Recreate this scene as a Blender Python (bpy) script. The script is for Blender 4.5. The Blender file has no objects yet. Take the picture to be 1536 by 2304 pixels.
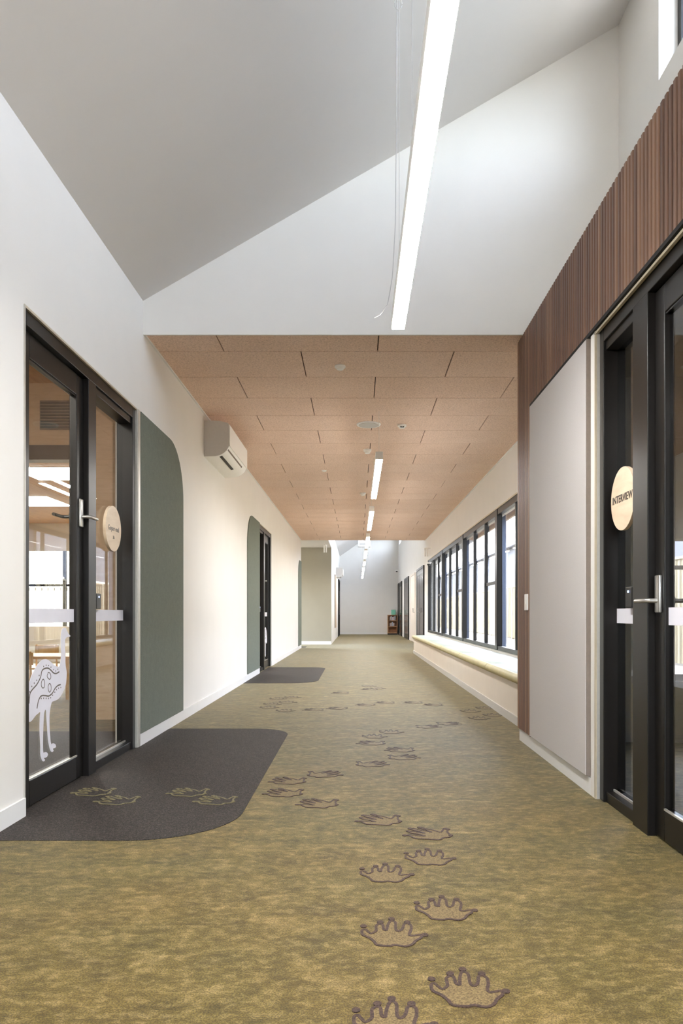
import bpy, bmesh, math, random
from mathutils import Vector, Matrix
from mathutils.geometry import tessellate_polygon

random.seed(7)
SC = bpy.context.scene
C = SC.collection
R = math.radians

# ------------------------------------------------------------------ camera
cam_d = bpy.data.cameras.new('camera')
cam = bpy.data.objects.new('camera', cam_d)
C.objects.link(cam)
cam.location = (0, 0, 0.95)
cam.rotation_euler = (R(90), 0, 0)
cam_d.sensor_fit = 'VERTICAL'
cam_d.sensor_height = 36
cam_d.sensor_width = 24
cam_d.lens = 1605 / 2304 * 36
cam_d.shift_x = -35 / 2304
cam_d.shift_y = 229 / 2304
cam_d.clip_start = 0.05
cam_d.clip_end = 300
SC.camera = cam

# ------------------------------------------------------------------ sky, sun, exposure
W = bpy.data.worlds.new('sky'); SC.world = W
W.use_nodes = True
wn = W.node_tree
bg = wn.nodes['Background']
sky = wn.nodes.new('ShaderNodeTexSky')
sky.sky_type = 'NISHITA'
sky.sun_disc = False
sky.sun_elevation = R(48)
sky.sun_rotation = R(-22)
sky.dust_density = 2.5
hs = wn.nodes.new('ShaderNodeHueSaturation'); hs.inputs['Saturation'].default_value = .42      # a hazy, paler sky
wn.links.new(sky.outputs[0], hs.inputs['Color']); wn.links.new(hs.outputs[0], bg.inputs[0])
bg.inputs[1].default_value = SKY_STRENGTH = 1.8

sd = bpy.data.lights.new('sun', 'SUN'); sd.energy = 3.2; sd.angle = R(1.0); sd.color = (1, .95, .86)
so = bpy.data.objects.new('sun', sd); C.objects.link(so)
so.rotation_euler = Vector((0.25, -0.62, -0.74)).to_track_quat('-Z', 'Y').to_euler()
so.location = (-6, 40, 30)

SC.view_settings.view_transform = 'Standard'
SC.view_settings.look = 'None'
SC.view_settings.gamma = 1.0
SC.view_settings.use_curve_mapping = False
SC.view_settings.exposure = 1.35
cy = SC.cycles
cy.max_bounces = 12; cy.diffuse_bounces = 8; cy.glossy_bounces = 5
cy.transmission_bounces = 8; cy.transparent_max_bounces = 24
cy.caustics_reflective = False; cy.caustics_refractive = False
cy.sample_clamp_indirect = 5.0
cy.use_denoising = True

def portal(x, y, z, sx, sy, direction):
    """Marks an opening where daylight comes in (samples the sky, adds no light)."""
    l = bpy.data.lights.new('window_portal', 'AREA'); l.shape = 'RECTANGLE'; l.size = sx; l.size_y = sy
    l.cycles.is_portal = True
    o = bpy.data.objects.new('window_portal', l); C.objects.link(o)
    o.location = (x, y, z)
    o.rotation_euler = Vector(direction).to_track_quat('-Z', 'Z').to_euler()
portal(2.16, 12.8, 1.4, 12.6, 2.1, (-1, 0, 0))
portal(2.2, .96, 4.72, 7.1, 0.8, (-1, 0, 0))
portal(2.2, 26.4, 4.6, 12, 1.0, (-1, 0, 0))
portal(0, -3.2, 1.2, 2.1, 2.4, (0, 1, 0))

LAMP = 46.0          # radiance of the linear lamps' diffusers
ROOM_LAMP = 13.0      # the classroom's ceiling panels

# ------------------------------------------------------------------ materials
def lin(c):
    o = []
    for v in c:
        v /= 255
        o.append(v / 12.92 if v <= .04045 else ((v + .055) / 1.055) ** 2.4)
    return (*o, 1)

def newmat(name):
    m = bpy.data.materials.new(name); m.use_nodes = True
    return m, m.node_tree, m.node_tree.nodes['Principled BSDF']

def node(nt, kind, **kw):
    n = nt.nodes.new(kind)
    for k, v in kw.items():
        if k.startswith('i_'):
            n.inputs[k[2:].replace('_', ' ')].default_value = v
        else:
            setattr(n, k, v)
    return n

def coords(nt, scale=(1, 1, 1), kind='Object'):
    tc = node(nt, 'ShaderNodeTexCoord'); mp = node(nt, 'ShaderNodeMapping')
    mp.inputs['Scale'].default_value = scale
    nt.links.new(tc.outputs[kind], mp.inputs[0])
    return mp.outputs[0]

def noise(nt, vec, scale, detail=3, rough=.55, distort=0):
    n = node(nt, 'ShaderNodeTexNoise')
    n.inputs['Scale'].default_value = scale; n.inputs['Detail'].default_value = detail
    n.inputs['Roughness'].default_value = rough; n.inputs['Distortion'].default_value = distort
    nt.links.new(vec, n.inputs['Vector'])
    return n.outputs['Fac']

def ramp(nt, fac, stops):
    r = node(nt, 'ShaderNodeValToRGB')
    e = r.color_ramp.elements
    while len(e) < len(stops): e.new(.5)
    for el, (p, c) in zip(e, stops):
        el.position = p; el.color = lin(c) if len(c) == 3 else c
    nt.links.new(fac, r.inputs[0])
    return r.outputs[0]

def mixc(nt, fac, a, b, mode='MIX'):
    m = node(nt, 'ShaderNodeMix', data_type='RGBA', blend_type=mode)
    for s, v in ((m.inputs[0], fac), (m.inputs[6], a), (m.inputs[7], b)):
        if hasattr(v, 'links') or hasattr(v, 'is_linked'): nt.links.new(v, s)
        else: s.default_value = v
    return m.outputs[2]

def bump(nt, b, h, strength=.2, dist=.01):
    n = node(nt, 'ShaderNodeBump'); n.inputs['Strength'].default_value = strength; n.inputs['Distance'].default_value = dist
    nt.links.new(h, n.inputs['Height']); nt.links.new(n.outputs[0], b.inputs['Normal'])

def plain(name, c, rough=.5, metal=0., vary=.0, scale=40, bmp=0.):
    m, nt, b = newmat(name)
    b.inputs['Roughness'].default_value = rough; b.inputs['Metallic'].default_value = metal
    v = coords(nt); f = noise(nt, v, scale, 4)
    lo = [x * (1 - vary) for x in c]; hi = [min(255, x * (1 + vary)) for x in c]
    nt.links.new(ramp(nt, f, [(.3, lo), (.7, hi)]), b.inputs['Base Color'])
    if bmp: bump(nt, b, f, bmp, .002)
    return m

M = {}
M['wall'] = plain('white_wall_paint', (229, 226, 221), .75, vary=.006, scale=3)
M['ceil_paint'] = plain('white_ceiling_paint', (216, 213, 210), .8, vary=.005, scale=3)
M['skirting'] = plain('white_skirting_paint', (231, 230, 228), .45, vary=.005, scale=5)
M['bench_face'] = plain('warm_white_laminate', (226, 216, 204), .55, vary=.01, scale=4)
M['putty'] = plain('putty_wall_paint', (158, 152, 136), .75, vary=.01, scale=3)
M['frame'] = plain('charcoal_aluminium', (22, 19, 17), .34, .0, vary=.03, scale=20)
M['frame'].node_tree.nodes['Principled BSDF'].inputs['Specular IOR Level'].default_value = .3
M['black'] = plain('black_plastic', (16, 15, 15), .4, vary=.04)
M['seal'] = plain('black_shadow_gap', (12, 11, 11), .8, vary=.04)
M['alum'] = plain('pale_aluminium_trim', (196, 192, 184), .35, .5, vary=.02)
M['brass_trim'] = plain('champagne_trim', (196, 184, 160), .4, .3, vary=.02)
M['steel'] = plain('brushed_steel', (190, 188, 184), .3, .85, vary=.03, scale=60)
M['white_plastic'] = plain('white_plastic', (246, 245, 242), .4, vary=.006)
M['grey_plastic'] = plain('grey_plastic', (204, 201, 197), .5, vary=.01)
M['strip'] = plain('frosted_white_film', (226, 225, 234), .6, vary=.01, scale=8)
M['ink'] = plain('dark_ink', (52, 44, 38), .7, vary=.05)
M['greyink'] = plain('grey_ink', (140, 134, 128), .7, vary=.05)
M['cut'] = plain('dark_cut_line', (96, 88, 82), .6, vary=.05)
M['pin'] = plain('pale_grey_pinboard_fabric', (197, 192, 190), .95, vary=.025, scale=220, bmp=.15)
M['pin_edge'] = plain('taupe_board_edge', (128, 116, 106), .8, vary=.03)
M['far_dark'] = plain('dark_tinted_door_glass', (46, 42, 44), .15, vary=.08, scale=2)
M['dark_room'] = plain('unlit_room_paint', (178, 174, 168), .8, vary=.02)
M['wood_ply'] = plain('timber_table_top', (214, 178, 128), .45, vary=.06, scale=14)
M['teal'] = plain('teal_card', (120, 190, 165), .6, vary=.04)
M['red'] = plain('red_cover', (170, 62, 58), .6, vary=.05)
M['orange'] = plain('orange_cover', (200, 130, 70), .6, vary=.05)
M['blueb'] = plain('blue_cover', (80, 110, 150), .6, vary=.05)
M['gravel'] = plain('pale_gravel', (122, 116, 106), .95, vary=.12, scale=30, bmp=.6)
M['soffit'] = plain('blue_grey_soffit', (92, 102, 124), .7, vary=.03)
M['bldg'] = plain('slate_grey_cladding', (66, 73, 88), .7, vary=.06, scale=2)
M['fence'] = plain('cream_steel_fence', (158, 148, 122), .5, vary=.02, scale=3)
M['bounce_white'] = plain('off_white_bounce_steel', (222, 220, 214), .5, vary=.01, scale=2)
M['blind'] = plain('warm_grey_blind', (168, 160, 152), .8, vary=.02)
M['wire'] = plain('white_cable', (205, 203, 200), .5, vary=.02)
M['leaf'] = plain('dull_green_foliage', (84, 98, 66), .8, vary=.3, scale=8, bmp=.5)
M['trunk'] = plain('grey_brown_bark', (110, 98, 86), .9, vary=.15, scale=20, bmp=.5)

# green felt, a fine fibre speckle
def felt(name, c):
    m, nt, b = newmat(name); b.inputs['Roughness'].default_value = .95
    v = coords(nt); f = noise(nt, v, 260, 2, .6); g = noise(nt, v, 24, 3, .6)
    a = ramp(nt, f, [(.25, [x * .78 for x in c]), (.75, [min(255, x * 1.2) for x in c])])
    nt.links.new(mixc(nt, .18, a, ramp(nt, g, [(.3, [x * .8 for x in c]), (.7, [x * 1.15 for x in c])])), b.inputs['Base Color'])
    bump(nt, b, f, .25, .002)
    return m
M['green'] = felt('grey_green_felt', (106, 112, 101))
M['cushion'] = plain('pale_green_vinyl', (164, 170, 156), .42, vary=.05, scale=12)
M['cushion_roll'] = plain('straw_green_vinyl', (184, 174, 128), .45, vary=.05, scale=12)

# olive carpet: blotchy, streaked across, with a fibre speckle
def carpet():
    m, nt, b = newmat('mottled_olive_carpet'); b.inputs['Roughness'].default_value = .62
    b.inputs['Specular IOR Level'].default_value = .3
    b.inputs['Sheen Weight'].default_value = .30; b.inputs['Sheen Roughness'].default_value = .2; b.inputs['Sheen Tint'].default_value = (.95, .95, .82, 1)
    v = coords(nt); vs = coords(nt, (.62, 1.0, 1))
    f1 = noise(nt, vs, 8.5, 8, .68, .35)
    f2 = noise(nt, vs, 1.7, 3, .55, .3)
    f3 = noise(nt, v, 210, 2, .8)
    f4 = noise(nt, vs, 34, 4, .75, .3)
    c1 = ramp(nt, f1, [(.36, (74, 61, 22)), (.46, (106, 89, 38)), (.55, (128, 108, 52)), (.66, (184, 158, 104))])
    c2 = ramp(nt, f2, [(.36, (100, 98, 50)), (.64, (132, 106, 46))])
    c4 = ramp(nt, f4, [(.38, (66, 55, 24)), (.5, (114, 98, 50)), (.64, (184, 160, 110))])
    a = mixc(nt, .2, mixc(nt, .5, c1, c4), c2)
    sp = ramp(nt, f3, [(.40, (138, 134, 128)), (.60, (255, 255, 255))])
    nt.links.new(mixc(nt, .8, a, sp, 'MULTIPLY'), b.inputs['Base Color'])
    bump(nt, b, f3, .5, .004)
    return m
M['carpet'] = carpet()

def mat_carpet():
    m, nt, b = newmat('dark_charcoal_entry_carpet'); b.inputs['Roughness'].default_value = .62
    b.inputs['Specular IOR Level'].default_value = .2
    v = coords(nt); f = noise(nt, v, 150, 3, .85); g = noise(nt, v, 5, 3)
    a = ramp(nt, f, [(.38, (18, 16, 15)), (.50, (44, 39, 36)), (.63, (96, 88, 82))])
    nt.links.new(mixc(nt, .2, a, ramp(nt, g, [(.3, (44, 39, 36)), (.7, (62, 56, 51))])), b.inputs['Base Color'])
    bump(nt, b, f, .6, .004)
    return m
M['mat'] = mat_carpet()

def speckled(name, a, bb, scale):
    m, nt, b = newmat(name); b.inputs['Roughness'].default_value = .62; b.inputs['Specular IOR Level'].default_value = .3
    b.inputs['Sheen Weight'].default_value = .30; b.inputs['Sheen Roughness'].default_value = .2; b.inputs['Sheen Tint'].default_value = (.95, .95, .82, 1)
    f = noise(nt, coords(nt), scale, 2, .8)
    nt.links.new(ramp(nt, f, [(.38, a), (.6, bb)]), b.inputs['Base Color'])
    return m
M['paw_fill'] = speckled('tan_brown_fleck_carpet', (86, 70, 44), (130, 111, 72), 190)
M['paw_line'] = speckled('dark_brown_carpet_line', (48, 34, 30), (76, 57, 50), 190)
M['paw_pale'] = speckled('olive_straw_carpet_line', (92, 84, 58), (128, 118, 82), 190)

# wood wool acoustic board
def board():
    m, nt, b = newmat('tan_wood_wool_board'); b.inputs['Roughness'].default_value = .95
    oi = node(nt, 'ShaderNodeObjectInfo')
    v = coords(nt); f = noise(nt, v, 75, 5, .8, .8); g = noise(nt, v, 2.2, 3)
    a = ramp(nt, f, [(.3, (184, 160, 142)), (.52, (243, 223, 208)), (.74, (254, 243, 233))])
    g2 = ramp(nt, g, [(.3, (232, 209, 193)), (.7, (244, 225, 211))])
    a = mixc(nt, .3, a, g2)
    r = ramp(nt, oi.outputs['Random'], [(0, (122, 122, 122)), (1, (134, 134, 134))])
    nt.links.new(mixc(nt, 1, a, r, 'SOFT_LIGHT'), b.inputs['Base Color'])
    bump(nt, b, f, .5, .004)
    return m
M['board'] = board()
M['joint'] = plain('dark_brown_joint', (74, 52, 38), .9, vary=.05)

# spotted gum battens; each one its own tint
def batten():
    m, nt, b = newmat('reddish_brown_timber'); b.inputs['Roughness'].default_value = .5
    oi = node(nt, 'ShaderNodeObjectInfo')
    tc = node(nt, 'ShaderNodeTexCoord')
    add = node(nt, 'ShaderNodeVectorMath', operation='ADD')
    comb = node(nt, 'ShaderNodeCombineXYZ')
    mul = node(nt, 'ShaderNodeMath', operation='MULTIPLY'); mul.inputs[1].default_value = 37
    nt.links.new(oi.outputs['Random'], mul.inputs[0]); nt.links.new(mul.outputs[0], comb.inputs[2]); nt.links.new(mul.outputs[0], comb.inputs[0])
    nt.links.new(tc.outputs['Object'], add.inputs[0]); nt.links.new(comb.outputs[0], add.inputs[1])
    mp = node(nt, 'ShaderNodeMapping'); mp.inputs['Scale'].default_value = (60, 60, 1.6)
    nt.links.new(add.outputs[0], mp.inputs[0])
    f = noise(nt, mp.outputs[0], 1.6, 6, .65, .6)
    a = ramp(nt, f, [(.25, (78, 55, 44)), (.5, (112, 83, 67)), (.8, (148, 114, 92))])
    t = ramp(nt, oi.outputs['Random'], [(0, (84, 58, 47)), (.4, (108, 78, 63)), (.75, (126, 93, 73)), (1, (158, 122, 96))])
    nt.links.new(mixc(nt, .55, a, t), b.inputs['Base Color'])
    bump(nt, b, f, .12, .002)
    return m
M['batten'] = batten()

def timber(name, c0, c1, sc=(1, 1, 1)):
    m, nt, b = newmat(name); b.inputs['Roughness'].default_value = .5
    f = noise(nt, coords(nt, sc), 5, 6, .6, .5)
    nt.links.new(ramp(nt, f, [(.3, c0), (.7, c1)]), b.inputs['Base Color'])
    return m
M['ply'] = timber('pale_birch_disc', (214, 190, 160), (232, 212, 184), (1, 1, 4))
M['warm_ceiling'] = timber('warm_timber_ceiling', (176, 128, 84), (206, 160, 112), (6, .6, 1))
M['warm_wall'] = timber('honey_timber_lining', (206, 178, 146), (222, 196, 166), (1, 1, 6))
M['shelf'] = timber('orange_brown_shelf_timber', (168, 122, 84), (196, 150, 108), (1, 1, 6))

# clear glass: a thin sheet that reflects more the flatter one looks at it
def glass(name, tint=(1, 1, 1), f0=.04):
    m = bpy.data.materials.new(name); m.use_nodes = True; nt = m.node_tree
    nt.nodes.remove(nt.nodes['Principled BSDF'])
    out = nt.nodes['Material Output']
    tr = node(nt, 'ShaderNodeBsdfTransparent'); tr.inputs[0].default_value = (*tint, 1)
    gl = node(nt, 'ShaderNodeBsdfGlossy'); gl.inputs['Roughness'].default_value = .004
    lw = node(nt, 'ShaderNodeLayerWeight'); lw.inputs[0].default_value = .5
    pw = node(nt, 'ShaderNodeMath', operation='POWER'); pw.inputs[1].default_value = 5
    ma = node(nt, 'ShaderNodeMath', operation='MULTIPLY_ADD'); ma.inputs[1].default_value = 1 - f0; ma.inputs[2].default_value = f0
    mx = node(nt, 'ShaderNodeMixShader')
    nt.links.new(lw.outputs['Facing'], pw.inputs[0]); nt.links.new(pw.outputs[0], ma.inputs[0])
    nt.links.new(ma.outputs[0], mx.inputs[0]); nt.links.new(tr.outputs[0], mx.inputs[1]); nt.links.new(gl.outputs[0], mx.inputs[2])
    nt.links.new(mx.outputs[0], out.inputs[0])
    return m
M['glass'] = glass('clear_door_glass', (.95, .96, .96))
M['tglass'] = glass('grey_tinted_glass', (.80, .81, .82), .09)
M['wglass'] = glass('clear_window_glass', (.94, .96, .98))

def emit(name, c, s):
    m = bpy.data.materials.new(name); m.use_nodes = True; nt = m.node_tree
    nt.nodes.remove(nt.nodes['Principled BSDF'])
    e = node(nt, 'ShaderNodeEmission'); e.inputs[0].default_value = (*c, 1); e.inputs[1].default_value = s
    nt.links.new(e.outputs[0], nt.nodes['Material Output'].inputs[0])
    return m
M['lamp'] = emit('lit_lamp_diffuser', (1, .975, .95), LAMP)
M['room_lamp'] = emit('lit_ceiling_panel', (1, .92, .80), ROOM_LAMP)
M['led'] = emit('blue_led', (.35, .5, 1), 2.0)

# ------------------------------------------------------------------ mesh helpers
def box(bm, x0, x1, y0, y1, z0, z1, bev=0, seg=2):
    vs = [bm.verts.new((x, y, z)) for x in (x0, x1) for y in (y0, y1) for z in (z0, z1)]
    fs = []
    for q in ((0, 1, 3, 2), (4, 6, 7, 5), (0, 4, 5, 1), (2, 3, 7, 6), (0, 2, 6, 4), (1, 5, 7, 3)):
        fs.append(bm.faces.new([vs[i] for i in q]))
    if bev:
        es = list({e for f in fs for e in f.edges})
        bmesh.ops.bevel(bm, geom=es, offset=bev, segments=seg, affect='EDGES', profile=.5)

def prism(bm, pts, axis, a, b):
    """Polygon pts (2-D) extruded along axis from a to b. axis X: pts are (y,z); Y: (x,z); Z: (x,y)."""
    def P(p, t):
        return {'X': (t, p[0], p[1]), 'Y': (p[0], t, p[1]), 'Z': (p[0], p[1], t)}[axis]
    n = len(pts)
    lo = [bm.verts.new(P(p, a)) for p in pts]; hi = [bm.verts.new(P(p, b)) for p in pts]
    for tri in tessellate_polygon([[Vector((p[0], p[1], 0)) for p in pts]]):
        bm.faces.new([lo[i] for i in tri]); bm.faces.new([hi[i] for i in reversed(tri)])
    for i in range(n):
        j = (i + 1) % n
        bm.faces.new((lo[i], lo[j], hi[j], hi[i]))

def cyl(bm, p0, p1, r, n=12, r1=None):
    p0 = Vector(p0); p1 = Vector(p1); d = (p1 - p0)
    q = d.to_track_quat('Z', 'Y'); r1 = r if r1 is None else r1
    A = []; B = []
    for i in range(n):
        a = 2 * math.pi * i / n; o = Vector((math.cos(a), math.sin(a), 0))
        A.append(bm.verts.new(p0 + q @ (o * r))); B.append(bm.verts.new(p1 + q @ (o * r1)))
    for i in range(n):
        j = (i + 1) % n
        bm.faces.new((A[i], A[j], B[j], B[i]))
    bm.faces.new(A[::-1]); bm.faces.new(B)

def tube(bm, pts, r, n=8):
    pts = [Vector(p) for p in pts]; rings = []
    for i, p in enumerate(pts):
        d = (pts[min(i + 1, len(pts) - 1)] - pts[max(i - 1, 0)]).normalized()
        q = d.to_track_quat('Z', 'Y')
        rings.append([bm.verts.new(p + q @ (Vector((math.cos(2 * math.pi * k / n), math.sin(2 * math.pi * k / n), 0)) * r)) for k in range(n)])
    for a, b in zip(rings, rings[1:]):
        for k in range(n):
            bm.faces.new((a[k], a[(k + 1) % n], b[(k + 1) % n], b[k]))
    bm.faces.new(rings[0][::-1]); bm.faces.new(rings[-1])

def smooth_loop(pts, sub=4, closed=True):
    n = len(pts); out = []
    rng = range(n) if closed else range(n - 1)
    for i in rng:
        if closed: p = [pts[(i + k) % n] for k in (-1, 0, 1, 2)]
        else: p = [pts[max(0, min(n - 1, i + k))] for k in (-1, 0, 1, 2)]
        for s in range(sub):
            t = s / sub
            out.append(tuple(.5 * ((2 * p[1][c]) + (-p[0][c] + p[2][c]) * t + (2 * p[0][c] - 5 * p[1][c] + 4 * p[2][c] - p[3][c]) * t * t + (-p[0][c] + 3 * p[1][c] - 3 * p[2][c] + p[3][c]) * t ** 3) for c in (0, 1)))
    if not closed: out.append(tuple(pts[-1]))
    return out

def ribbon(bm, pts, hw, put, t0, t1, closed=True):
    """A flat stroke of half-width hw along pts; put(u, v, t) gives the 3-D point, t0..t1 its thickness."""
    n = len(pts); L = []
    for i in range(n):
        a = pts[(i - 1) % n] if closed or i else pts[i]
        b = pts[(i + 1) % n] if closed or i < n - 1 else pts[i]
        d = Vector((b[0] - a[0], b[1] - a[1])); d = d.normalized() if d.length else Vector((1, 0))
        nx, ny = -d.y * hw, d.x * hw
        L.append([bm.verts.new(put(pts[i][0] + s * nx, pts[i][1] + s * ny, t)) for s in (1, -1) for t in (t0, t1)])
    for i in range(n if closed else n - 1):
        a, b = L[i], L[(i + 1) % n]
        for q in ((1, 3), (3, 2), (2, 0), (0, 1)):
            bm.faces.new((a[q[0]], a[q[1]], b[q[1]], b[q[0]]))
    if not closed:
        for a in (L[0], L[-1]): bm.faces.new((a[0], a[1], a[3], a[2]))

def wloc(o):
    v = Vector(o.location)
    while o.parent: o = o.parent; v += Vector(o.location)
    return v

def obj(name, bm, mat, parent=None, smooth=False, loc=None):
    """Links bm (built in world coordinates) as ONE mesh object, its origin at its parent's (or at loc)."""
    bmesh.ops.recalc_face_normals(bm, faces=bm.faces)
    off = wloc(parent) if parent else Vector(loc or (0, 0, 0))
    bmesh.ops.translate(bm, verts=bm.verts, vec=-off)
    me = bpy.data.meshes.new(name); bm.to_mesh(me); bm.free()
    me.materials.append(M[mat])
    if smooth:
        for p in me.polygons: p.use_smooth = True
        try: me.set_sharp_from_angle(angle=R(38))
        except Exception: pass
    o = bpy.data.objects.new(name, me); C.objects.link(o)
    if parent: o.parent = parent
    elif loc: o.location = loc
    return o

def new(): return bmesh.new()

def bxo(name, mat, parent, *a, bev=0, smooth=False):
    bm = new(); box(bm, *a, bev=bev); return obj(name, bm, mat, parent, smooth=smooth)

def tag(o, label, cat, group=None, kind=None):
    o['label'] = label; o['category'] = cat
    if group: o['group'] = group
    if kind: o['kind'] = kind
    return o

def thing(name, loc, label, cat, group=None, kind=None):
    o = bpy.data.objects.new(name, None); o.empty_display_size = .1
    C.objects.link(o); o.location = loc
    return tag(o, label, cat, group, kind)

def struct(name, bm, mat, label, cat):
    return tag(obj(name, bm, mat), label, cat, kind='structure')

def text_mesh(name, s, size, mat, parent, frame, origin, depth=.0012, squeeze=1.0):
    """Lettering; frame = (x axis, y axis, normal), centred on origin."""
    cu = bpy.data.curves.new(name, 'FONT'); cu.body = s; cu.size = size; cu.align_x = 'CENTER'; cu.align_y = 'CENTER'; cu.extrude = depth
    t = bpy.data.objects.new(name, cu); C.objects.link(t)
    bpy.context.view_layer.update()
    me = bpy.data.meshes.new_from_object(t.evaluated_get(bpy.context.evaluated_depsgraph_get()))
    bpy.data.objects.remove(t); bpy.data.curves.remove(cu)
    X, Y, Z = (Vector(v) for v in frame); o0 = Vector(origin) - wloc(parent)
    for v in me.vertices:
        v.co = o0 + X * (v.co.x * squeeze) + Y * v.co.y + Z * v.co.z
    me.materials.clear(); me.materials.append(M[mat])
    o = bpy.data.objects.new(name, me); C.objects.link(o); o.parent = parent
    return o

def rounded_rect(x0, x1, y0, y1, radii, n=10):
    """radii: (x0y0, x1y0, x1y1, x0y1)."""
    out = []
    for (cx, cy, sx, sy, a0), r in zip(((x0, y0, 1, 1, 180), (x1, y0, -1, 1, 270), (x1, y1, -1, -1, 0), (x0, y1, 1, -1, 90)), radii):
        if r <= 0: out.append((cx, cy)); continue
        for i in range(n + 1):
            a = R(a0 + 90 * i / n)
            out.append((cx + sx * r + r * math.cos(a), cy + sy * r + r * math.sin(a)))
    return out

# outlines of the carpet tracks and of the emu, in metres
EMU = [(3.9423, 0.8738), (3.9145, 0.8629), (3.9007, 0.8385), (3.8979, 0.8006), (3.8979, 0.7703), (3.9053, 0.7395), (3.9007, 0.7094), (3.8915, 0.6797), (3.8779, 0.6647), (3.8509, 0.6656), (3.8155, 0.6756), (3.7722, 0.6953), (3.7383, 0.7085), (3.7049, 0.715), (3.664, 0.7115), (3.6241, 0.6965), (3.585, 0.673), (3.5543, 0.6477), (3.5316, 0.6221), (3.5129, 0.5897), (3.5003, 0.5671), (3.49, 0.5309), (3.4857, 0.4941), (3.4871, 0.4599), (3.4959, 0.4315), (3.5129, 0.4187), (3.5354, 0.4146), (3.5619, 0.4217), (3.5888, 0.4352), (3.6241, 0.4442), (3.6479, 0.448), (3.6439, 0.4272), (3.64, 0.3853), (3.6415, 0.3319), (3.6479, 0.2775), (3.6479, 0.2349), (3.656, 0.212), (3.6721, 0.1926), (3.6925, 0.1866), (3.7008, 0.1939), (3.6884, 0.2036), (3.7215, 0.2024), (3.7366, 0.2121), (3.7257, 0.2251), (3.7008, 0.2325), (3.6844, 0.2313), (3.6786, 0.254), (3.6786, 0.3077), (3.6819, 0.3609), (3.6868, 0.4139), (3.6925, 0.4382), (3.7049, 0.451), (3.7148, 0.446), (3.7198, 0.4091), (3.7257, 0.3647), (3.7341, 0.3125), (3.745, 0.2706), (3.7594, 0.2387), (3.7765, 0.2207), (3.7938, 0.2156), (3.8068, 0.2204), (3.7981, 0.2313), (3.8332, 0.2322), (3.8349, 0.2412), (3.8243, 0.2524), (3.7981, 0.2602), (3.7808, 0.2585), (3.7705, 0.2733), (3.7637, 0.3075), (3.7569, 0.3489), (3.7552, 0.404), (3.762, 0.4396), (3.7808, 0.4775), (3.8068, 0.4836), (3.8599, 0.4865), (3.9053, 0.5038), (3.9423, 0.5303), (3.9659, 0.5587), (3.9754, 0.5926), (3.9782, 0.6233), (3.9659, 0.6552), (3.9611, 0.6825), (3.9611, 0.7211), (3.9564, 0.7599), (3.9564, 0.7984), (3.9659, 0.8135), (3.9897, 0.8204), (4.0235, 0.8213), (4.0264, 0.8271), (4.0041, 0.8375), (3.9849, 0.8536), (3.9659, 0.8695)]
EMU_L1 = [(3.5204, 0.5067), (3.5301, 0.5536), (3.5619, 0.5743), (3.6083, 0.5939), (3.6479, 0.6255), (3.664, 0.6562), (3.6967, 0.6662), (3.7383, 0.6648), (3.7722, 0.6512), (3.8068, 0.6337), (3.842, 0.6289), (3.8779, 0.6353)]
EMU_L2 = [(3.6083, 0.471), (3.6241, 0.5077), (3.656, 0.5287), (3.7049, 0.5249), (3.7467, 0.5183), (3.7894, 0.5281), (3.8243, 0.5503), (3.8599, 0.5616), (3.8961, 0.5637)]
EMU_O1 = [(3.6762, 0.6123), (3.66, 0.6013), (3.6576, 0.582), (3.6721, 0.568), (3.6925, 0.5713), (3.695, 0.5926), (3.6884, 0.6076)]
EMU_O2 = [(3.7425, 0.6426), (3.7637, 0.6336), (3.7705, 0.6146), (3.7569, 0.6049), (3.7383, 0.6121), (3.7257, 0.6241), (3.7341, 0.6361)]
EMU_O3 = [(3.7552, 0.5831), (3.7722, 0.5704), (3.7739, 0.5482), (3.7569, 0.5372), (3.7425, 0.5479), (3.7383, 0.5702)]
EMU_DOTS = [(3.6844, 0.6779), (3.7132, 0.6819), (3.7425, 0.6784), (3.7722, 0.6677), (3.8068, 0.6522), (3.8314, 0.6428), (3.8599, 0.6499), (3.632, 0.6358), (3.6044, 0.6136), (3.5772, 0.6022), (3.5505, 0.5886), (3.5279, 0.5641), (3.5166, 0.5379), (3.656, 0.5163), (3.6844, 0.514), (3.7132, 0.5099), (3.7425, 0.506), (3.7679, 0.5067), (3.7938, 0.5166), (3.8199, 0.5303), (3.842, 0.541), (3.8689, 0.5464), (3.8979, 0.5472)]
PAW_A = [(-0.0921, 0.0185), (-0.0902, -0.0091), (-0.0709, -0.0288), (-0.0575, -0.0533), (-0.0486, -0.0745), (-0.0149, -0.0804), (0.0022, -0.0745), (0.0308, -0.0829), (0.0516, -0.0703), (0.0627, -0.0489), (0.0813, -0.027), (0.0802, -0.0091), (0.0649, -0.0136), (0.0524, -0.0163), (0.0474, -0.0046), (0.0558, 0.0279), (0.0561, 0.0566), (0.0454, 0.0664), (0.037, 0.0615), (0.0288, 0.0279), (0.0167, 0.0138), (0.0092, 0.0279), (0.0111, 0.0713), (0.0034, 0.0863), (-0.006, 0.0812), (-0.0149, 0.0469), (-0.019, 0.0185), (-0.0275, 0.0279), (-0.0285, 0.0566), (-0.0374, 0.0644), (-0.049, 0.0517), (-0.0495, 0.0279), (-0.0513, 0.0138), (-0.0653, -0.0018), (-0.0756, 0.0138), (-0.0838, 0.0279)]
PAW_A_CLAWS = [(-0.0875, 0.0488), (-0.0359, 0.0763), (0.0002, 0.0994), (0.0471, 0.0763), (0.0932, -0.0109)]
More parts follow.
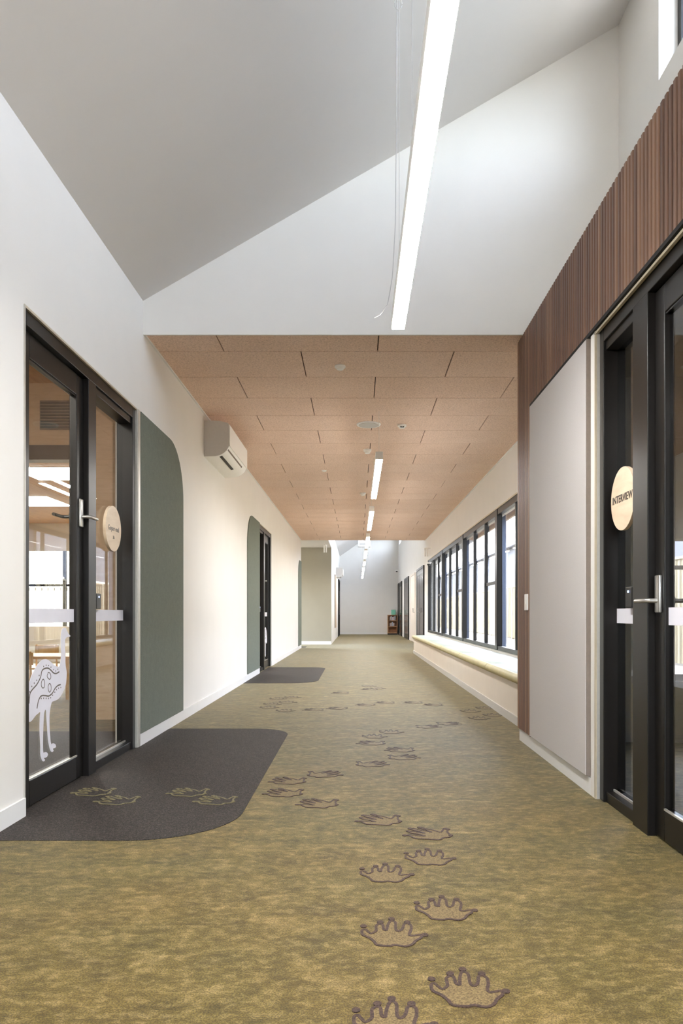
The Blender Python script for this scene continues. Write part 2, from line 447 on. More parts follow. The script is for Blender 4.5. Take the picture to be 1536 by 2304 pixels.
PAW_B = [(-0.1063, -0.027), (-0.0864, -0.03), (-0.0729, -0.0546), (-0.0588, -0.0691), (-0.0287, -0.0739), (0.0012, -0.0787), (0.0248, -0.0854), (0.0422, -0.0787), (0.0539, -0.0575), (0.0776, -0.0516), (0.0912, -0.03), (0.0851, -0.005), (0.0812, 0.0255), (0.0858, 0.0492), (0.0714, 0.0618), (0.0626, 0.0409), (0.0536, 0.0183), (0.0403, 0.0255), (0.0236, 0.0461), (0.003, 0.0618), (-0.0122, 0.0692), (-0.0189, 0.083), (-0.0319, 0.0808), (-0.0208, 0.0618), (-0.0075, 0.0513), (0.0062, 0.0306), (0.0128, 0.0183), (-0.0034, 0.0285), (-0.0241, 0.043), (-0.0479, 0.0618), (-0.0598, 0.0724), (-0.0756, 0.065), (-0.0648, 0.0492), (-0.041, 0.0306), (-0.0182, 0.0051), (-0.0336, 0.0081), (-0.0573, 0.0244), (-0.0867, 0.0306), (-0.0744, 0.0061), (-0.0475, -0.0081), (-0.0219, -0.034), (-0.0464, -0.032), (-0.0704, -0.0231), (-0.0886, -0.0181)]
PAW_B_CLAWS = [(0.0895, -0.026), (0.0887, 0.0597), (0.077, 0.0681), (-0.1078, -0.026), (-0.0775, 0.0702), (-0.0347, 0.0851), (-0.0881, 0.0327)]
PRINTS = [('A', 0.085, 1.659), ('A', 0.281, 1.804), ('A', 0.107, 2.118), ('A', 0.283, 2.293), ('A', 0.106, 2.606), ('A', 0.282, 2.777), ('B', 0.311, 3.08), ('B', 0.106, 3.286), ('B', -0.191, 3.571), ('B', -0.384, 3.783), ('B', -0.387, 4.055), ('C', -0.197, 4.224), ('C', 0.09, 4.511), ('C', 0.303, 4.721), ('B', 0.304, 4.983), ('B', 0.108, 5.24), ('A', 0.134, 5.524), ('A', 0.275, 5.732), ('C', 0.595, 6.003), ('C', 0.788, 6.173), ('A', 1.112, 6.488), ('A', 1.279, 6.688), ('A', 1.106, 6.962), ('A', 1.295, 7.192), ('B', 0.797, 7.438), ('B', 0.603, 7.624), ('B', 0.304, 7.624), ('B', 0.093, 7.438), ('B', -0.192, 7.158), ('B', -0.427, 7.059), ('A', -0.702, 6.994), ('A', -0.891, 7.226), ('A', -0.894, 7.511), ('A', -0.745, 7.662), ('A', -0.885, 7.983), ('A', -0.733, 8.11), ('B', -0.197, 8.566), ('B', 0.162, 8.969), ('A', 0.266, 9.076), ('A', 0.157, 9.354)]
MAT_PRINTS = [(-1.397, 3.793), (-1.214, 3.622), (-0.891, 3.783), (-0.713, 3.622)]

# ================================================================== the setting
XL, XR, XB = -1.562, 1.91, 1.235      # left wall, window wall, face of the room that stands in the hall
CEIL, YG, YT, YE = 3.0, 5.21, 19.9, 33.0   # tile ceiling height, gable line, end of the tile ceiling, end wall
Y0 = -3.0
def rake(x): return 3.235 + (x - XL) * 2.015 / 3.472

bm = new(); box(bm, XL - .16, XR + .2, Y0, YE + .2, -.12, 0)
floor = struct('floor', bm, 'carpet', 'mottled olive green carpet with printed animal tracks running along the hall', 'floor')

# left wall with two glazed openings
D1 = (3.345, 5.055); D2 = (11.37, 12.97); DH = 2.4; XLb = XL - .15
bm = new()
for y0, y1, z0, z1 in ((Y0, D1[0], 0, 3.3), (D1[0], D1[1], DH, 3.3), (D1[1], YG + .1, 0, 3.3), (YG + .1, D2[0], 0, 3.06), (D2[0], D2[1], DH, 3.06), (D2[1], YT, 0, 3.06)):
    box(bm, XLb, XL, y0, y1, z0, z1)
struct('wall_left', bm, 'wall', 'long white wall on the left with glazed doors and green panels', 'wall')

bm = new()
for y0, y1 in ((Y0, D1[0] - .004), (D1[1] + .05, D2[0]), (D2[1] + .004, YT)):
    box(bm, XL, XL + .012, y0, y1, 0, .088)
struct('baseboard_left', bm, 'skirting', 'low white skirting board along the left wall', 'skirting board')

# gable wall above the tile ceiling's edge
bm = new()
prism(bm, [(XL - .1, CEIL - .012), (XR + .1, CEIL - .012), (XR + .1, rake(XR + .1) + .03), (XL - .1, rake(XL - .1) + .03)], 'Y', YG, YG + .014)
struct('wall_gable', bm, 'wall', 'white triangular wall above the edge of the tan panel ceiling', 'wall')

bm = new()
prism(bm, [(XL - .15, rake(XL - .15)), (XR + .25, rake(XR + .25)), (XR + .25, rake(XR + .25) + .15), (XL - .15, rake(XL - .15) + .15)], 'Y', Y0, YG + .02)
struct('ceiling_raked', bm, 'ceil_paint', 'steep white sloping ceiling above the near end of the hall', 'ceiling')

# right wall: upper clerestory part, the window wall and the far part
CW = (-2.6, 4.52, 4.33, 5.12)
bm = new()
T = XR + .22
box(bm, XR, T, Y0, CW[0], 2.9, 5.4); box(bm, XR, T, CW[1], YG + .05, 2.9, 5.4)
box(bm, XR, T, CW[0], CW[1], 2.9, CW[2]); box(bm, XR, T, CW[0], CW[1], CW[3], 5.4)
struct('wall_clerestory', bm, 'wall', 'white upper wall on the right above the timber battens', 'wall')
WB = (6.6, 19.08); WZ = (.46, 2.37)
bm = new()
box(bm, XR, T, 5.40, WB[0], 0, 3.06); box(bm, XR, T, WB[0], WB[1], 0, WZ[0]); box(bm, XR, T, WB[0], WB[1], WZ[1], 3.06); box(bm, XR, T, WB[1], YT, 0, 3.06)
struct('wall_right', bm, 'wall', 'white wall holding the row of tall windows above the bench', 'wall')
FW = (20.4, 32.4, 4.08, 5.05)
bm = new()
box(bm, XR, T, YT, YE, 0, FW[2]); box(bm, XR, T, YT, FW[0], FW[2], 5.7); box(bm, XR, T, FW[1], YE, FW[2], 5.7); box(bm, XR, T, FW[0], FW[1], FW[3], 5.7)
struct('wall_far_right', bm, 'wall', 'white far wall on the right with dark doors', 'wall')
bm = new(); box(bm, XR - .01, XR, 17.3, 20.15, 0, .09)
for a, b in ((22.6, 23.1), (25.2, 26.0), (28.5, 30.0), (31.6, 32.2)): box(bm, XR - .01, XR, a, b, 0, .09)
struct('baseboard_right', bm, 'skirting', 'white skirting board between the far right doors', 'skirting board')

# the far hall
XF = -.8
bm = new(); box(bm, XF, XR + .2, YE, YE + .2, 0, 6)
struct('wall_end', bm, 'wall', 'plain white wall closing the far end of the hall', 'wall')
bm = new(); box(bm, XF - .01, XR, YE - .012, YE, 0, .09)
struct('baseboard_end', bm, 'skirting', 'thin white skirting at the foot of the end wall', 'skirting board')
YRC = 22.1
bm = new(); box(bm, -3.4, XF, YRC, YRC + .15, 0, 3.05)
struct('wall_recess', bm, 'putty', 'putty grey wall facing the camera at the end of the left wall', 'wall')
bm = new(); box(bm, -3.4, XF + .002, YRC - .012, YRC, 0, .1)
struct('baseboard_recess', bm, 'skirting', 'white skirting below the putty grey wall', 'skirting board')
bm = new(); box(bm, XF - .15, XF, YRC + .0005, YE, 0, 3.0); box(bm, XF - .15, XF, YT, YE, 3.0005, 3.62)
struct('wall_far_left', bm, 'wall', 'narrow view of the white far wall on the left', 'wall')
bm = new(); box(bm, -3.5, -3.4, YT - .3, 20.05, 0, 3.05); box(bm, -3.5, -3.4, 20.05, YRC + .2, 2.2, 3.05); box(bm, -3.4, XLb, YT - .16, YT - .001, 0, 3.05)
struct('wall_recess_side', bm, 'wall', 'white side wall of the recess beyond the left wall', 'wall')
w10 = thing('window_10', (-3.45, 21, 0), 'full height glazing added at the side of the far left recess for more daylight', 'window', kind='structure')  # unseen glazing, added so more daylight reaches the far hall
for y in (20.05, 21.0, 22.03): bxo('mullion', 'frame', w10, -3.48, -3.42, y, y + .06, 0, 2.2)
bxo('pane', 'wglass', w10, -3.452, -3.448, 20.1, 22.05, 0, 2.2)
portal(-3.55, 21.05, 1.25, 2.0, 2.5, (1, 0, 0))
bm = new(); box(bm, -3.5, XF - .0005, YT, YRC + .15, 3.0, 3.1)
struct('ceiling_recess', bm, 'ceil_paint', 'flat white ceiling of the recess on the far left', 'ceiling')
bm = new()
prism(bm, [(XF - .15, 3.5), (XR + .25, 3.57 + .71 * 2.71 + .17), (XR + .25, 5.9), (XF - .15, 3.75)], 'Y', YT, YE + .2)
struct('ceiling_far', bm, 'ceil_paint', 'sloping white ceiling of the far hall', 'ceiling')
bm = new(); box(bm, XF - .15, XR + .2, YT - .1, YT, 3.045, 6)
struct('wall_far_gable', bm, 'wall', 'white wall above the far edge of the panel ceiling', 'wall')
bm = new(); box(bm, -3.5, XLb + .01, YT - .16, YRC, -.12, 0)
struct('floor_recess', bm, 'carpet', 'olive carpet of the recess at the far left', 'floor')

# rear of the hall, behind the photographer: an unseen glazed front, added to let in fill daylight
bm = new(); box(bm, XL - .15, -1.0, Y0 - .15, Y0, 0, 5.6); box(bm, 1.0, XR + .2, Y0 - .15, Y0, 0, 5.6); box(bm, -1.0, 1.0, Y0 - .15, Y0, 2.4, 5.6)
struct('wall_rear', bm, 'wall', 'white wall with a wide glazed opening added behind the viewer for fill daylight', 'wall')
wr = thing('window_5', (0, Y0, 0), 'wide unseen glazed front added behind the viewer for fill daylight', 'window', kind='structure')
for x in (-1.0, -.035, .93): bxo('mullion', 'frame', wr, x, x + .07, Y0 - .12, Y0 - .04, 0, 2.4)
bxo('pane', 'wglass', wr, -.95, .95, Y0 - .085, Y0 - .08, 0, 2.4)

# tan wood wool ceiling, panel by panel
bm = new(); box(bm, XL - .12, XR + .15, YG + .014, YT, CEIL + .014, CEIL + .12)
ceiling = struct('ceiling', bm, 'joint', 'flat ceiling of tan wood wool panels laid in staggered rows', 'ceiling')
bm = new(); box(bm, XL, XL + .014, YG + .014, YT, CEIL - .012, CEIL + .012)
struct('trim_1', bm, 'skirting', 'thin white shadow trim between the left wall and the panel ceiling', 'trim')
bm = new(); box(bm, XR - .014, XR, 5.42, YT, CEIL - .012, CEIL + .012)
struct('trim_2', bm, 'skirting', 'thin white shadow trim between window wall and panel ceiling', 'trim')
rows = [(YG + .014, 5.577)]
while rows[-1][1] < YT - .05: rows.append((rows[-1][1], min(YT, rows[-1][1] + .6)))
for i, (a, b) in enumerate(rows):
    cuts = [-1.04, .16, 1.36] if i % 2 == 0 else [-.44, .76]
    xs = [XL + .002] + cuts + [XR - .002]
    for x0, x1 in zip(xs, xs[1:]):
        g = .004
        bm = new(); box(bm, x0 + g, x1 - g, a + g, b - g, CEIL - random.uniform(0, .0008), CEIL + .014, bev=.002, seg=1)
        obj('ceiling_panel', bm, 'board', ceiling)

# ------------------------------------------------------------------ the room that stands in the hall (right)
D3 = (2.05, 3.66)
bm = new()
box(bm, XB, XB + .12, Y0, D3[0], 0, 2.99); box(bm, XB, XB + .12, D3[0], D3[1], DH, 2.99); box(bm, XB, XB + .12, D3[1], 5.38, 0, 2.99)
box(bm, XB, XR, Y0, YG, 2.93, 2.99)                        # the ledge on top
box(bm, XB + .12, XR + .25, 5.28, 5.395, 0, 2.93)          # end wall towards the bench
wall_near = struct('wall_right_near', bm, 'wall', 'timber battened wall of the interview room on the right', 'wall')
bxo('shadow_gap', 'seal', wall_near, XB - .0245, XB, 1.45, 5.006, 2.4, 2.419)
bxo('shadow_gap', 'seal', wall_near, XB - .0245, XB, 4.992, 5.006, .09, 2.4)
bxo('backing_board', 'batten', wall_near, XB - .003, XB, Y0 + .3, 5.38, 2.418, 2.985)
bxo('backing_board', 'batten', wall_near, XB - .003, XB, 5.006, 5.38, .09, 2.418)
def slat_mesh(z0, z1):
    bm = new()
    w, d, r = .0146, .020, .005
    prof = [(-w, 0), (-w, -d + r), (-w + r * .3, -d + r * .3), (-w + r, -d), (w - r, -d), (w - r * .3, -d + r * .3), (w, -d + r), (w, 0)]
    prism(bm, [(p[1], p[0]) for p in prof], 'Z', z0, z1)
    bmesh.ops.recalc_face_normals(bm, faces=bm.faces)
    me = bpy.data.meshes.new('slat'); bm.to_mesh(me); bm.free(); me.materials.append(M['batten'])
    return me
short, tall = slat_mesh(2.42, 2.993), slat_mesh(.092, 2.993)
y = 5.372
while y > 1.5:
    o = bpy.data.objects.new('slat', tall if y > 5.01 else short); C.objects.link(o)
    o.location = (XB - .003, y, 0); o.parent = wall_near
    y -= .0389
bxo('corner_slat', 'batten', wall_near, XB - .02, XB + .03, 5.392, 5.405, .092, 2.993)
bm = new(); box(bm, XB - .012, XB, D3[1] + .075, 5.375, 0, .09)
struct('baseboard_right_near', bm, 'skirting', 'white skirting under the pinboard and timber battens', 'skirting board')

pb = thing('pinboard', (XB - .03, 4.38, .095), 'tall pale grey fabric pinboard framed by timber battens', 'pinboard')
bxo('board', 'pin', pb, XB - .03, XB - .004, 3.765, 4.988, .097, 2.396, bev=.002)
bxo('edge', 'pin_edge', pb, XB - .027, XB - .002, 3.757, 3.765, .097, 2.398)

# interview room
bm = new(); box(bm, XB + .12, 4.3, .6, 5.28, -.12, -.0005)
struct('floor_interview', bm, 'carpet', 'olive carpet inside the interview room', 'floor')
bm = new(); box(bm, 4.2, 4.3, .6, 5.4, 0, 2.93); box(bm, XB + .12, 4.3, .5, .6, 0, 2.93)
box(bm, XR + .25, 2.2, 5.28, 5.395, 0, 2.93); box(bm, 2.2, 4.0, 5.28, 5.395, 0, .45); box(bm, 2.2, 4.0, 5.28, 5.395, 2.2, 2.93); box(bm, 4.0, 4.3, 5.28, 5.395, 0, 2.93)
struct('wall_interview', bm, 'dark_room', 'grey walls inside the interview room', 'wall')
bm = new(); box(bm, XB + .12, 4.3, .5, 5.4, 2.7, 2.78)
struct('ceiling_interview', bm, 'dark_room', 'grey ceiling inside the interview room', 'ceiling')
bm = new(); box(bm, XR + .22, 4.5, Y0, 5.45, 2.93, 3.0)  # out of view; made pale to throw sunlight up into the high window
struct('bounce_roof', bm, 'bounce_white', 'unseen interview room roof made pale to bounce sunlight up through the high window', 'roof')
wi = thing('window_6', (3.1, 5.34, .45), 'window of the interview room looking onto the sunny fence', 'window', kind='structure')
for x in (2.2, 3.07, 3.95): bxo('mullion', 'frame', wi, x, x + .05, 5.31, 5.37, .45, 2.2)
bxo('rail', 'frame', wi, 2.25, 3.95, 5.31, 5.37, .45, .5); bxo('rail', 'frame', wi, 2.25, 3.95, 5.31, 5.37, 1.28, 1.31)
bxo('pane', 'wglass', wi, 2.25, 3.95, 5.338, 5.342, .5, 2.2)
bl = thing('roller_blind', (3.1, 5.26, 1.5), 'warm grey roller blind half down in the interview room', 'blind')
bxo('fabric', 'blind', bl, 2.2, 4.0, 5.262, 5.265, 1.5, 2.25); bxo('bottom_bar', 'alum', bl, 2.2, 4.0, 5.257, 5.27, 1.485, 1.505)
bm = new(); cyl(bm, (2.2, 5.25, 2.27), (4.0, 5.25, 2.27), .025); obj('roll', bm, 'blind', bl, True)

# ------------------------------------------------------------------ glazed doors
def lever(parent, mat, x, y, z, side, length, ydir, plate=None):
    """Lever handle on a leaf: rose plate, spindle and bar; side is the way it stands out in x."""
    h = thing_part = None
    bm = new()
    if plate: box(bm, min(x, x + side * .014), max(x, x + side * .014), y - .024, y + .024, plate[0], plate[1], bev=.004)
    else: cyl(bm, (x, y, z), (x + side * .01, y, z), .026, 20)
    p = obj('handle_plate', bm, mat, parent, True)
    bm = new()
    tube(bm, [(x, y, z), (x + side * .045, y, z), (x + side * .055, y + ydir * .012, z), (x + side * .057, y + ydir * .03, z), (x + side * .057, y + ydir * length, z)], .0095, 10)
    obj('lever', bm, mat, p, True)
    return p

def glazed_door(name, label, side, xw, y0, y1, leaf_y, mull_y, near_leaf, handle_z, handle_plate, pane_mat, hand_dir):
    """side +1: wall on the left whose hall face looks to +x; -1: wall on the right. xw: wall face.
    leaf_y: (a,b) of the leaf, mull_y: (a,b) of the post between leaf and sidelight."""
    d = thing(name, (xw, (y0 + y1) / 2, 0), label, 'door', kind='structure')
    X = lambda t: xw - side * t           # depth t into the wall
    def b(nm, mat, t0, t1, a, c, z0, z1, par=d, bev=.0, sm=False):
        xa, xb = sorted((X(t0), X(t1)))
        return bxo(nm, mat, par, xa, xb, a, c, z0, z1, bev=bev, smooth=sm)
    b('jamb', 'frame', .008, .12, y0 + .004, y0 + .045, 0, DH - .004, bev=.003)
    b('jamb', 'frame', .008, .12, y1 - .06, y1 - .004, 0, DH - .004, bev=.003)
    b('head', 'frame', .008, .12, y0 + .045, y1 - .06, DH - .075, DH - .004, bev=.003)
    b('mullion', 'frame', .006, .12, mull_y[0], mull_y[1], 0, DH - .075, bev=.003)
    # trim round the opening
    b('edge_trim', 'brass_trim', -.004, .008, y0, y1, DH - .008, DH + .004)
    b('edge_trim', 'alum', -.006, .010, y0 - .002, y0 + .006, 0, DH)
    b('edge_trim', 'alum', -.006, .010, y1 - .004, y1 + .004, 0, DH)
    la, lb = leaf_y
    leaf = bpy.data.objects.new('leaf', None); C.objects.link(leaf); leaf.parent = d
    sw = .092
    b('stile', 'frame', .038, .083, la, la + sw, .008, DH - .08, leaf, bev=.004)
    b('stile', 'frame', .038, .083, lb - sw, lb, .008, DH - .08, leaf, bev=.004)
    b('rail', 'frame', .038, .083, la + sw, lb - sw, .008, .135, leaf, bev=.004)
    b('rail', 'frame', .038, .083, la + sw, lb - sw, DH - .20, DH - .08, leaf, bev=.004)
    b('glazing_bead', 'alum', .036, .045, la + sw, lb - sw, .135, .143, leaf)
    b('glazing_bead', 'black', .044, .050, la + sw, lb - sw, DH - .207, DH - .20, leaf)
    b('pane', pane_mat, .058, .062, la + sw - .005, lb - sw + .005, .13, DH - .195, leaf)
    b('safety_strip', 'strip', .0555, .0575, la + sw - .004, lb - sw + .004, .903, .976, leaf)
    # sidelight
    sa, sb = (mull_y[1], y1 - .06) if near_leaf else (y0 + .045, mull_y[0])
    b('sidelight_rail', 'frame', .02, .11, sa, sb, 0, .055, bev=.003)
    b('sidelight_bead', 'alum', .058, .066, sa, sb, .055, .066)
    b('sidelight_rail', 'frame', .02, .11, sa, sb, DH - .12, DH - .075, bev=.003)
    b('sidelight_pane', pane_mat, .078, .082, sa - .004, sb + .004, .05, DH - .11)
    b('safety_strip', 'strip', .0755, .0775, sa, sb, .903, .976)
    # handles: hall side and room side
    hy = (lb - .05) if near_leaf == (side > 0) or hand_dir < 0 and near_leaf else (la + .05)
    hy = lb - .048 if abs(lb - mull_y[0]) < .05 else la + .048
    dirn = -1 if hy > (la + lb) / 2 else 1
    lever(leaf, 'steel', X(.038), hy, handle_z, side, .115, dirn * hand_dir, handle_plate)
    lever(leaf, 'black', X(.083), hy, handle_z, -side, .12, dirn)
    # card reader on the post
    ry = mull_y[1] + .16 if near_leaf else mull_y[0] - .16
    cr = b('card_reader', 'black', .048, .0755, ry - .04, ry + .04, .98, 1.077, bev=.004)
    b('indicator_light', 'led', .045, .049, ry - .006, ry + .006, 1.05, 1.06, cr)
    return d

d1 = glazed_door('door_1', 'black framed glass door with white emu decal and sidelight at left', 1, XL, D1[0], D1[1], (3.392, 4.168), (4.17, 4.29), True, 1.51, (1.452, 1.612), 'glass', -1)
d2 = glazed_door('door_2', 'black framed glass door farther down the left wall beside second mat', 1, XL, D2[0], D2[1], (12.132, 12.908), (12.01, 12.13), False, 1.51, (1.452, 1.612), 'glass', -1)
d3 = glazed_door('door_3', 'black framed glass door of the interview room at right', -1, XB, D3[0], D3[1], (2.097, 3.048), (3.05, 3.215), True, 1.005, (.955, 1.112), 'tglass', -1)
bxo('outer_trim', 'wall', d3, XB - .012, XB, D3[1] + .012, D3[1] + .075, 0, 2.4)
bxo('outer_trim', 'brass_trim', d3, XB - .014, XB, D3[1] - .002, D3[1] + .012, 0, 2.4)
bxo('outer_trim', 'brass_trim', d3, XB - .014, XB, D3[0], D3[1] + .012, 2.384, 2.396)
bxo('outer_trim', 'alum', d1, XL, XL + .012, D1[1] + .004, D1[1] + .05, 0, 2.4)

# emu decal on the leaf
def emu_decal(parent, dy, mirror=False):
    ym = 3.78
    def put(u, v, t): return (XL - .0575 + t, (u if not mirror else 2 * ym - u) + dy, v)
    bm = new(); pts = smooth_loop(EMU, 3)
    ring = [put(p[0], p[1], 0) for p in pts]
    prism(bm, [(q[1], q[2]) for q in ring], 'X', XL - .0575, XL - .0562)
    e = obj('emu_decal', bm, 'strip', parent)
    bm = new()
    for L in (EMU_L1, EMU_L2): ribbon(bm, smooth_loop(L, 4, False), .0036, put, .0008, .0019, closed=False)
    for L in (EMU_O1, EMU_O2, EMU_O3): ribbon(bm, smooth_loop(L, 4), .0024, put, .0008, .0019)
    for p in EMU_DOTS:
        q = put(p[0], p[1], .0008); cyl(bm, q, (q[0] + .0011, q[1], q[2]), .0042, 8)
    obj('emu_line_pattern', bm, 'cut', e)
emu_decal(d1, 0)
emu_decal(d2, 12.52 - 3.78, True)

# round timber room signs on the sidelights
LF = ((0, 1, 0), (0, 0, 1), (1, 0, 0)); RF = ((0, -1, 0), (0, 0, 1), (-1, 0, 0))
def room_sign(x, y, z, side, label, lines, mat):
    s = thing('room_sign', (x, y, z - .155), label, 'sign')
    bm = new(); cyl(bm, (x, y, z), (x + side * .018, y, z), .150, 56)
    obj('disc', bm, mat, s, True)
    fr = LF if side > 0 else RF
    for txt, size, dz, ink, sq in lines:
        text_mesh('lettering', txt, size, ink, s, fr, (x + side * .0185, y, z + dz), squeeze=sq)
    bm = new()
    cyl(bm, (x, y, z), (x - side * (.007 if side > 0 else .034), y, z), .03, 16); obj('standoff', bm, 'alum', s)
room_sign(XL - .068, 4.725, 1.513, 1, 'round pale timber room sign with grey lettering on the near left sidelight', [('Guyarr-mul', .048, .0, 'greyink', .92), ('36', .03, -.058, 'greyink', 1)], 'ply')
room_sign(XL - .068, 11.68, 1.513, 1, 'round pale timber room sign on the farther left door', [], 'ply')
room_sign(XB + .042, 3.388, 1.497, -1, 'round birch sign reading INTERVIEW on the right sidelight', [('INTERVIEW', .052, .002, 'ink', .95)], 'ply')

# ------------------------------------------------------------------ green acoustic panels
def green_panel(y0, y1, round_far, label, z1=2.4):
    r = .45
    rad = (0, 0, r, 0) if round_far else (0, 0, 0, r)
    bm = new(); prism(bm, rounded_rect(y0, y1, .09, z1, rad, 14), 'X', XL + .0005, XL + .0145)
    tag(obj('acoustic_panel', bm, 'green', loc=(XL, (y0 + y1) / 2, .09)), label, 'wall panel', 'green acoustic panels on the left wall')
green_panel(5.115, 6.36, True, 'tall grey green felt panel with one rounded corner beside the emu door')
green_panel(10.13, 11.36, False, 'grey green felt panel before the second left door')
green_panel(18.9, 19.89, False, 'narrow looking grey green felt panel at the far end of the left wall')

# ------------------------------------------------------------------ carpets, tracks
def entry_mat(poly, label, loc):
    bm = new(); prism(bm, poly, 'Z', 0, .0025)
    return tag(obj('entry_mat', bm, 'mat', loc=loc), label, 'mat', 'dark mats set into the carpet')
m1 = entry_mat(rounded_rect(XL, -.545, 2.985, 5.89, (0, .42, .3, 0), 12), 'large charcoal mat with rounded corners in front of the emu door', (-1.05, 4.4, 0))
m2 = entry_mat(rounded_rect(XL, -.55, 9.75, 12.65, (0, .42, .3, 0), 12), 'charcoal mat with rounded corners before the second left door', (-1.05, 11.2, 0))
m3 = entry_mat(rounded_rect(-2.6, -1.45, 19.98, 20.8, (0, .2, .2, 0), 8), 'corner of a dark mat peeping past the end of the left wall', (-2, 20.4, 0))
bm = new(); box(bm, XLb - 1.5, XL, 2.9, 5.75, -.0004, .0022)
tag(obj('door_mat', bm, 'mat', loc=(-2.4, 4.3, 0)), 'charcoal mat inside the classroom behind the emu door', 'mat')

def paw(kind, x, y, parent, fill, line, z):
    out, claws = (PAW_A, PAW_A_CLAWS) if kind == 'A' else (PAW_B, PAW_B_CLAWS)
    if kind == 'C': out = [(-p[0], p[1]) for p in out]; claws = [(-p[0], p[1]) for p in claws]
    pts = smooth_loop(out, 3)
    bm = new(); prism(bm, [(p[0] + x, p[1] + y) for p in pts], 'Z', z, z + .0012)
    o = obj('paw_print', bm, fill, parent)
    bm = new()
    put = lambda u, v, t: (u + x, v + y, z + t)
    ribbon(bm, pts, .0044, put, 0, .0022)
    for c in claws:
        n = 10; pr = [(c[0] + .0056 * math.cos(6.283 * k / n), c[1] + .0062 * math.sin(6.283 * k / n)) for k in range(n)]
        ribbon(bm, pr, .0050, put, .0004, .0027)
    obj('outline', bm, line, o)
for k, x, y in PRINTS: paw(k, x, y, floor, 'paw_fill', 'paw_line', 0)
for x, y in MAT_PRINTS: paw('B', x, y, m1, 'mat', 'paw_pale', .0025)

# ------------------------------------------------------------------ window row above the bench
names = ['nearest the timber battens', 'second from the timber battens', 'third from the timber battens', 'farthest from the timber battens']
for i in range(4):
    a = WB[0] + i * 3.12; b = a + 3.12
    w = thing('window_%d' % (i + 1), (XR + .1, (a + b) / 2, WZ[0]), 'tall black framed window bay above the bench, ' + names[i], 'window', kind='structure')
    bxo('post', 'frame', w, XR - .02, XR + .055, a, a + .065, WZ[0], WZ[1], bev=.003)
    bxo('post', 'frame', w, XR - .02, XR + .055, b - .065, b, WZ[0], WZ[1], bev=.003)
    bxo('head', 'frame', w, XR - .01, XR + .055, a + .065, b - .065, WZ[1] - .08, WZ[1], bev=.003)
    bxo('head_trim', 'brass_trim', w, XR - .02, XR + .02, a, b, WZ[1], WZ[1] + .02)
    bxo('sill', 'frame', w, XR - .012, XR + .055, a + .065, b - .065, WZ[0], WZ[0] + .055, bev=.003)
    e = [a + .065, a + 1.02, a + 2.04, b - .065]
    for m in e[1:3]: bxo('mullion', 'frame', w, XR + .008, XR + .055, m - .03, m + .03, WZ[0] + .055, WZ[1] - .08, bev=.003)
    for k in range(3):
        y0, y1 = e[k] + (0 if k == 0 else .03), e[k + 1] - (0 if k == 2 else .03)
        if k == 0:
            bxo('transom', 'frame', w, XR + .02, XR + .055, y0, y1, 1.365, 1.41, bev=.003)
            bxo('pane', 'wglass', w, XR + .04, XR + .044, y0 - .002, y1 + .002, WZ[0] + .05, 1.37)
            bxo('pane', 'wglass', w, XR + .04, XR + .044, y0 - .002, y1 + .002, 1.405, WZ[1] - .075)
        else:
            bxo('pane', 'wglass', w, XR + .04, XR + .044, y0 - .002, y1 + .002, WZ[0] + .05, WZ[1] - .075)

# clerestory windows
def clerestory(n, a, b, z0, z1, label, div):
    w = thing('window_%d' % n, (XR + .15, (a + b) / 2, z0), label, 'window', kind='structure')
    bxo('rail', 'frame', w, XR + .12, XR + .19, a, b, z0, z0 + .05); bxo('rail', 'frame', w, XR + .12, XR + .19, a, b, z1 - .05, z1)
    for k in range(div + 1):
        y = a + (b - a - .05) * k / div
        bxo('mullion', 'frame', w, XR + .12, XR + .19, y, y + .05, z0 + .05, z1 - .05)
    bxo('pane', 'wglass', w, XR + .153, XR + .157, a + .04, b - .04, z0 + .04, z1 - .04)
clerestory(7, *CW, 'high window with a white reveal above the timber battens', 5)
clerestory(8, *FW, 'row of high windows above the far right doors', 6)

# bench under the windows
BX, BY1 = 1.365, 17.2
bn = thing('window_bench', (1.64, 11.3, 0), 'long low white bench built in under the windows', 'bench')
bxo('base', 'bench_face', bn, BX, XR - .001, 5.405, BY1, .0, .352)
bxo('kickboard', 'grey_plastic', bn, BX - .012, BX, 5.405, BY1, 0, .075)
ly = (BY1 - 5.42) / 6
nm = ['nearest the timber battens', 'second from the timber battens', 'third from the timber battens', 'third from the far end', 'second from the far end', 'at the far end of the bench']
for i in range(6):
    a = 5.42 + i * ly; b = a + ly - .006
    cu = thing('bench_cushion', (1.63, (a + b) / 2, .352), 'pale green vinyl bench cushion, ' + nm[i], 'cushion', 'cushions on the window bench')
    bxo('seat_pad', 'cushion', cu, 1.36, XR - .04, a, b, .353, .436, bev=.014, smooth=True)
    bm = new(); cyl(bm, (1.362, a + .004, .398), (1.362, b - .004, .398), .041, 16)
    obj('front_roll', bm, 'cushion_roll', cu, True)

